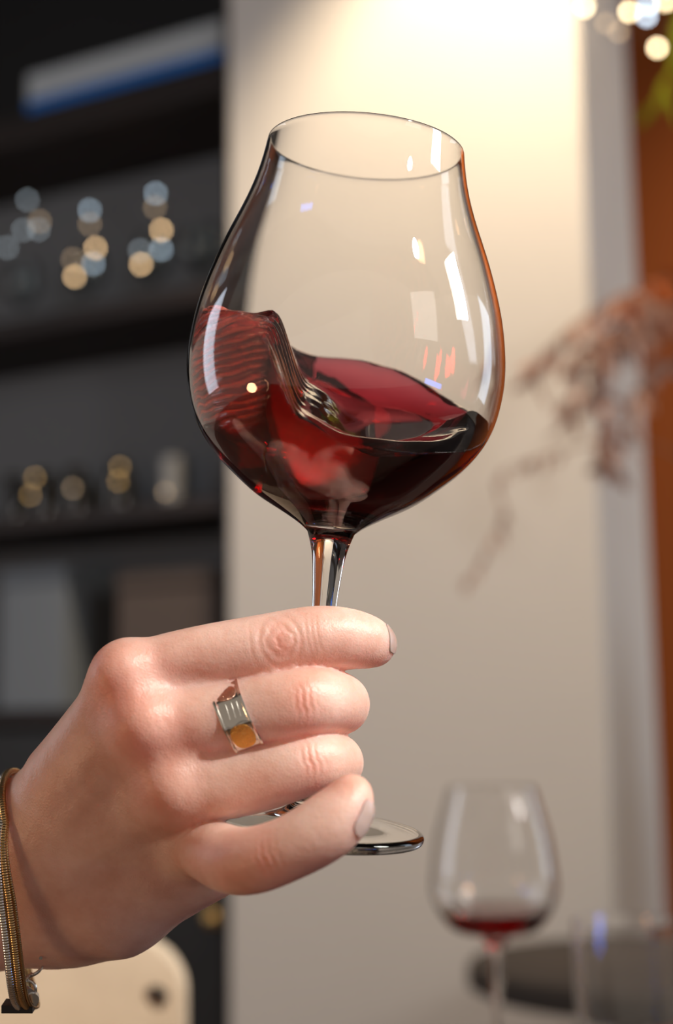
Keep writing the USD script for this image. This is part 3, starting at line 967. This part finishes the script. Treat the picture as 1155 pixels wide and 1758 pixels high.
jar_glass = mat('smoked_glass', {'p': ('principled_bsdf', {'base_color': (0.02, 0.018, 0.016), 'roughness': 0.12})})
jar_prof = [(0, 0), (0.038, 0), (0.042, 0.006), (0.044, 0.05), (0.040, 0.095), (0.024, 0.112), (0.022, 0.128), (0.026, 0.132), (0.024, 0.136), (0, 0.136)]
jw = ['leftmost', 'second', 'third', 'fourth']
pj = None
for k, (x, sc) in enumerate(((25, 0.9), (78, 1.0), (130, 0.9), (205, 1.15))):
    loc = ORG + LEFT * shelf_t(x, 800, 0.16) + BACK * 0.16 + ZUP * (ZB[2][1] + 0.0005)
    lab = f'squat dark smoked glass jar on the third shelf, {jw[k]} of the row'
    if pj is None:
        pj = thing('jar', lab, 'jar', loc, 0, 'smoked jars on the third shelf')
        obj('jar_body', lathe(jar_prof[:5] + [(0.0, 0.095)], 40), jar_glass, pj, smooth=40)
        obj('jar_neck', lathe([(0, 0.0951), (0.039, 0.0951)] + jar_prof[5:], 40), jar_glass, pj, smooth=40)
    else:
        copy_of(pj, lab, loc)
cup = thing('tumbler', 'pale grey frosted tumbler at the right end of the third shelf', 'tumbler', ORG + LEFT * shelf_t(300, 800, 0.16) + BACK * 0.16 + ZUP * (ZB[2][1] + 0.0005))
obj('cup', lathe([(0, 0), (0.026, 0), (0.03, 0.004), (0.034, 0.13), (0.032, 0.13), (0.028, 0.008), (0, 0.008)], 40), plain('frosted_grey', (0.30, 0.31, 0.32), 0.3), cup, smooth=40)
light_string('string_lights', 'string of amber bulbs lying along the third shelf before the dark jars', [  # bulbs added to imitate amber reflections, not a real light string
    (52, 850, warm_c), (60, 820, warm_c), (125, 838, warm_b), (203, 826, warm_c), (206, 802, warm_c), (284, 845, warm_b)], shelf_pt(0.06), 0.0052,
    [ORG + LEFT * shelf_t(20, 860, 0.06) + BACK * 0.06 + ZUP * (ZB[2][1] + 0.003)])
for (x0, x1, h, nm, c, lab) in ((0, 112, 0.30, 'storage_box', (0.20, 0.225, 0.25), 'blue-grey square storage box on the fourth shelf behind the hand'),
                                (200, 372, 0.27, 'storage_box', (0.115, 0.085, 0.07), 'brown storage box on the fourth shelf beside the column')):
    a, b = shelf_t(x0, 1100, 0.05), shelf_t(x1, 1100, 0.05)
    lo_t, w = max(b, 0.04), a - max(b, 0.04)
    sb = thing(nm, lab, 'box')
    obj('box_body', on_shelf(box((w, 0.22, h), bevel=0.005), lo_t + w / 2, 0.16, ZB[3][1] + h / 2), plain(f'box_card_{x0}', c, 0.7), sb)
    obj('lid', on_shelf(box((w + 0.008, 0.228, 0.04), bevel=0.005), lo_t + w / 2, 0.16, ZB[3][1] + h + 0.02), plain(f'box_lid_{x0}', tuple(q * 0.8 for q in c), 0.7), sb)

# ------------------------------------------------------------------ the counter, its glasses, the round table and the chair
CT = at_y(855, 1816, 1.12)[2]                               # counter top height
ct = thing('counter', 'dark wooden bar counter that carries the empty glasses, below the right edge', 'counter', (0.50, 1.05, 0))
obj('worktop', box((1.15, 0.34, 0.035), (0.06, 0.0, CT - 0.0175), 0.004), table_wood, ct)
obj('panel', box((1.05, 0.28, CT - 0.035), (0.06, 0, (CT - 0.035) / 2)), shelf_wood, ct)

g2 = at_y(850, 1600, 1.12)
prof2 = [(0, 0), (0.038, 0), (0.0385, 0.002), (0.036, 0.0035), (0.008, 0.0065), (0.0045, 0.012), (0.004, 0.05)]
ztop, zbot = at_y(850, 1352, 1.12)[2] - CT, at_y(850, 1618, 1.12)[2] - CT
hb = ztop - zbot
body = [(0.0055, -0.004), (0.012, 0.004), (0.030, 0.07 * hb / 0.125 * 0.125), (0.042, 0.17 * hb), (0.0495, 0.33 * hb), (0.0490, 0.45 * hb), (0.0445, 0.70 * hb), (0.0378, 0.9 * hb), (0.0345, hb)]
body = [(r, z + zbot) for r, z in body]
o2 = spline(prof2[4:6] + [(0.004, 0.05), (0.0042, zbot - 0.02)] + body, 80)
inn = o2[o2[:, 1] > zbot + 0.006]
inn = np.stack([inn[:, 0] - 0.0012, inn[:, 1] + 0.0004], 1)
inn = inn[inn[:, 0] > 0.001]
full2 = np.vstack([prof2[:4], o2, inn[::-1], [(0.0, inn[0, 1] - 0.0005)]])
wg = thing('wine_glass', 'blurred wine glass with a little red wine standing on the counter at lower right', 'wine glass', (g2[0], g2[1], CT + 0.0004))
obj('bowl', lathe(full2, 72), crystal, wg, smooth=50)
wl = zbot + 0.22 * hb
wi = np.array([q for q in inn if q[1] < wl])
wv = np.vstack([[(0, wi[0, 1] - 0.0004)], wi + [0.0001, 0], [(0.0, wi[-1, 1])]])
dregs = obj('red_wine', frame_mesh(lathe(wv, 60), (g2[0], g2[1], CT + 0.0004), [1, 0, 0], [0, 1, 0]), red_wine, smooth=40, label='shallow pool of red wine in the blurred glass on the counter', cat='wine')
g3 = at_y(1075, 1600, 1.03)
tz = at_y(1075, 1582, 1.03)[2] - CT
tg = thing('tumbler', 'clear straight tumbler at the lower right corner of the picture', 'tumbler', (g3[0], g3[1], CT + 0.0004))
obj('cup', lathe([(0, 0), (0.034, 0), (0.0365, 0.003), (0.0385, tz), (0.0375, tz + 0.0004), (0.0372, tz), (0.035, 0.009), (0, 0.008)], 72), crystal, tg, smooth=40)
TZ = 0.875
rt = at_z(1085, 1650, TZ)
tb = thing('round_table', 'dark round pedestal table standing in front of the cream column, behind the glasses', 'table', (rt[0], rt[1], 0))
RT = 0.262
obj('tabletop', lathe([(0, TZ - 0.045), (RT - 0.02, TZ - 0.045), (RT, TZ - 0.035), (RT, TZ - 0.008), (RT - 0.008, TZ), (0, TZ)], 72), table_wood, tb, smooth=30)
obj('pedestal', lathe([(0, 0.02), (0.05, 0.02), (0.035, 0.06), (0.03, 0.4), (0.035, TZ - 0.08), (0.12, TZ - 0.0451), (0, TZ - 0.0451)], 40), black_metal, tb, smooth=40)
obj('base', lathe([(0, 0), (0.24, 0), (0.24, 0.012), (0.06, 0.0199), (0, 0.0199)], 48), black_metal, tb, smooth=40)

cloth = mat('cream_leather', {'tc': ('texture_coordinate', {}), 'n': ('noise_texture', {'scale': 14.0, 'detail': 4.0}), 'b': ('bump', {'strength': 0.35, 'distance': 0.01}), 'p': ('principled_bsdf', {'base_color': (0.74, 0.60, 0.44), 'roughness': 0.55})},
            [('tc.object', 'n.vector'), ('n.fac', 'b.height'), ('b.normal', 'p.normal')])
CY = 1.30
tr_, tl_ = at_y(318, 1700, CY), at_y(-200, 1700, CY)
ch = thing('bar_chair', 'cream padded bar chair with a dark slot in its backrest, under the wrist', 'chair')
from shapely.geometry import box as sbox, Point
w0, w1, zt = tl_[0], tr_[0], at_y(250, 1610, CY)[2]
shape = sbox(w0 + 0.05, zt - 0.42, w1 - 0.05, zt - 0.05).buffer(0.05, quad_segs=10)
hp = at_y(272, 1706, CY)
hole = Point(hp[0], hp[2]).buffer(0.011)
for q in ((318, 1640),):
    pass
bk = trimesh.creation.extrude_polygon(shape.difference(hole), 0.045)
bk = frame_mesh(bk, (0, CY + 0.0225, 0), [1, 0, 0], [0, 0, 1], [0, -1, 0])
obj('backrest', bk, cloth, ch, smooth=35)
sz = zt - 0.46
cx = (w0 + w1) / 2
obj('seat', box((w1 - w0, 0.42, 0.07), (cx, CY - 0.1 + 0.30, sz + 0.0), 0.02), cloth, ch)
for sx in (-1, 1):
    for sy in (-1, 1):
        obj('leg', box((0.03, 0.03, sz - 0.035), (cx + sx * ((w1 - w0) / 2 - 0.04), CY + 0.2 + sy * 0.17, (sz - 0.035) / 2), 0.004), black_metal, ch)
for sx in (-1, 1):
    obj('back_post', box((0.025, 0.03, 0.12), (cx + sx * ((w1 - w0) / 2 - 0.08), CY + 0.01, sz + 0.02), 0.004), black_metal, ch)

# ------------------------------------------------------------------ dried branches, green sprigs and fairy lights at the right
stalk = plain('dried_stalk', (0.30, 0.15, 0.09), 0.8)


def leaf_mat(name, col, tr):
    return mat(name, {'oi': ('geometry', {}), 'r': ('rgb_ramp', {'ramp': [(0.0, tuple(c * 0.75 for c in col)), (1.0, col)]}), 'd': ('diffuse_bsdf', {}), 't': ('translucent_bsdf', {'color': tr}), 'm': ('mix_closure', {'fac': 0.3})},
               [('oi.random_per_island', 'r.fac'), ('r.color', 'd.color'), ('d.BSDF', 'm.closure1'), ('t.BSDF', 'm.closure2')], surface='m.closure')


dried = leaf_mat('dried_leaf', (0.74, 0.47, 0.38), (0.62, 0.36, 0.26))
dried_red = leaf_mat('rust_dried_leaf', (0.50, 0.14, 0.05), (0.5, 0.13, 0.03))
green = leaf_mat('green_leaf', (0.34, 0.38, 0.03), (0.45, 0.5, 0.04))


def leaf(base, direction, length, width, curl=0.25, roll=0.0):
    d = np.asarray(direction, float)
    d /= np.linalg.norm(d)
    s = np.cross(d, [0.2, -1, 0.1])
    s /= np.linalg.norm(s)
    n = np.cross(s, d)
    s, n = s * math.cos(roll) + n * math.sin(roll), n * math.cos(roll) - s * math.sin(roll)
    N = 7
    v = []
    for i in range(N):
        u = i / (N - 1)
        w = width / 2 * math.sin(math.pi * min(0.97, u * 0.92 + 0.06)) ** 0.9
        c = np.asarray(base) + d * length * u - n * curl * length * u * u
        v += [c - s * w + n * w * 0.3, c - n * 0.0006, c + s * w + n * w * 0.3]
    f = []
    for i in range(N - 1):
        for k in (0, 1):
            a, b, c_, e = i * 3 + k, i * 3 + k + 1, i * 3 + 4 + k, i * 3 + 3 + k
            f += [(a, b, c_), (a, c_, e)]
    top = np.array(v)
    m = len(top)
    ff = np.array(f)
    return trimesh.Trimesh(np.vstack([top, top - n * 0.0007]), np.vstack([ff, ff[:, ::-1] + m]), process=False)


rng = np.random.default_rng(11)
PY = 2.36


def branch(name, label, path, py, n, l, w, mats, cat='branch', r0=0.004, spread=1.0, start=0.15, end=1.0):
    pts = spline([at_y(x, y, py + dy) for x, y, dy in path], 40)
    b = thing(name, label, cat)
    obj('stem', tube(pts, np.linspace(r0, r0 * 0.4, 40), 7), stalk if mats[0] is not green else green, b, smooth=60)
    tang = np.gradient(pts, axis=0)
    for k in range(n):
        u = start + (end - start) * (k + rng.random() * 0.6) / n
        i = min(39, int(u * 39))
        t = tang[i] / np.linalg.norm(tang[i])
        d = t * 0.5 + rng.normal(0, 0.55, 3) * spread + np.array([0, 0, -0.75])
        obj('leaf', leaf(pts[i], d, l * rng.uniform(0.7, 1.25), w * rng.uniform(0.7, 1.2), rng.uniform(-0.1, 0.35), rng.uniform(-0.9, 0.9)), mats[int(rng.integers(len(mats)))], b, smooth=50)
    return b


FROM = [(1420, 1010, 0.25), (1350, 760, 0.25)]
branch('dried_branch', 'dried brown leafy branch arching furthest left in front of the column', FROM + [(1160, 500, 0.25), (1060, 515, 0.08), (985, 560, 0), (935, 610, 0), (908, 675, 0)], PY, 34, 0.058, 0.019, [dried], start=0.62)
branch('dried_branch', 'longest dried pinkish brown leafy branch, hanging down beside the column corner', FROM + [(1175, 530, 0.25), (1090, 550, 0.1), (1030, 620, 0.02), (1030, 720, 0), (1045, 820, 0)], PY, 56, 0.056, 0.020, [dried], start=0.58)
branch('dried_branch', 'middle dried branch with drooping brown leaves against the column corner', FROM + [(1180, 600, 0.25), (1070, 570, 0.1), (1000, 620, 0), (980, 690, 0), (985, 735, 0)], PY, 30, 0.055, 0.018, [dried], start=0.6)
branch('dried_branch', 'short dried branch with rust orange leaves before the rust wall', FROM + [(1180, 500, 0.25), (1110, 490, 0.1), (1075, 520, 0.05), (1060, 580, 0.05)], PY, 18, 0.05, 0.02, [dried_red], start=0.66)
branch('dried_branch', 'dried branch with greyish pink leaves lowest on the right', FROM + [(1190, 630, 0.25), (1125, 630, 0.12), (1085, 690, 0.06), (1075, 745, 0.05)], PY, 28, 0.052, 0.019, [dried], start=0.6)
branch('dried_twig', 'thin hooked dried twig hanging alone in front of the lower column', [FROM[0], (1230, 850, 0.2), (1140, 770, 0.1), (1000, 765, 0.02), (900, 795, 0), (852, 822, 0), (866, 872, 0), (842, 930, 0), (812, 985, 0), (788, 1006, 0)], PY, 22, 0.03, 0.010, [dried], cat='twig', r0=0.0028, spread=0.45, start=0.68)
vp = at_y(1420, 1010, PY + 0.25)
vh = 0.34
vase = thing('vase', 'tall dark vase of dried branches on a pedestal just past the right edge', 'vase', (vp[0], vp[1], vp[2] - vh))
obj('vase_body', lathe([(0, 0), (0.06, 0), (0.085, 0.08), (0.08, 0.18), (0.035, 0.28), (0.034, 0.31), (0.042, vh), (0.036, vh), (0.028, 0.30), (0.03, 0.27), (0.07, 0.17), (0.07, 0.03), (0, 0.02)], 48), plain('dark_glaze', (0.03, 0.03, 0.035), 0.25), vase, smooth=40)
pd = thing('pedestal', 'square dark wooden pedestal under the vase, past the right edge', 'pedestal', (vp[0], vp[1], 0))
ph = vp[2] - vh
obj('column', box((0.2, 0.2, ph - 0.06), (0, 0, (ph - 0.06) / 2 + 0.03), 0.004), shelf_wood, pd)
obj('cap', box((0.23, 0.23, 0.03), (0, 0, ph - 0.015), 0.004), shelf_wood, pd)
obj('foot', box((0.23, 0.23, 0.03), (0, 0, 0.015), 0.004), shelf_wood, pd)
branch('leafy_sprig', 'green leafy sprig hanging in the upper right corner by the fairy lights', [(1215, -800, 0.1), (1205, -400, 0.1), (1190, -60, 0.1), (1160, 60, 0.05), (1150, 130, 0), (1125, 175, 0), (1096, 198, 0)], 2.4, 30, 0.06, 0.022, [green], cat='plant', r0=0.003, start=0.3, spread=0.5)


def fairy_pt(x, y):
    return at_y(x, y, 2.42)


fw = glow('fairy_bulb', (1.0, 0.78, 0.46), 15.0)
fc = glow('cool_fairy_bulb', (0.72, 0.86, 1.0), 9.0)
light_string('string_lights', 'string of bright warm fairy lights hanging in the upper right corner', [
    (1003, 12, fw), (1040, 40, warm_b), (1062, 55, warm_b), (1080, 20, fw), (1112, 8, fc), (1110, 28, fc), (1128, 82, fw), (1142, 2, fw)], fairy_pt, 0.0062, [fairy_pt(940, -800), fairy_pt(955, -300), fairy_pt(970, -60)])
sp = thing('ceiling_spot', 'small black ceiling spotlight above the cream column', 'lamp')
_ax = SPOT_TO - SPOT_AT
_ax /= np.linalg.norm(_ax)
_sx = np.cross(_ax, [1.0, 0, 0])
_sx /= np.linalg.norm(_sx)
obj('housing', frame_mesh(lathe([(0, -0.12), (0.045, -0.12), (0.05, 0.05), (0.046, 0.05), (0.042, -0.05), (0, -0.05)], 32), SPOT_AT, np.cross(_sx, _ax), _sx, _ax), black_metal, sp, smooth=40)
obj('bracket', tube([SPOT_AT - _ax * 0.12, SPOT_AT - _ax * 0.13 + ZUP * 0.03, np.array([SPOT_AT[0], SPOT_AT[1] - 0.02, CEIL])], 0.008, 8), black_metal, sp)
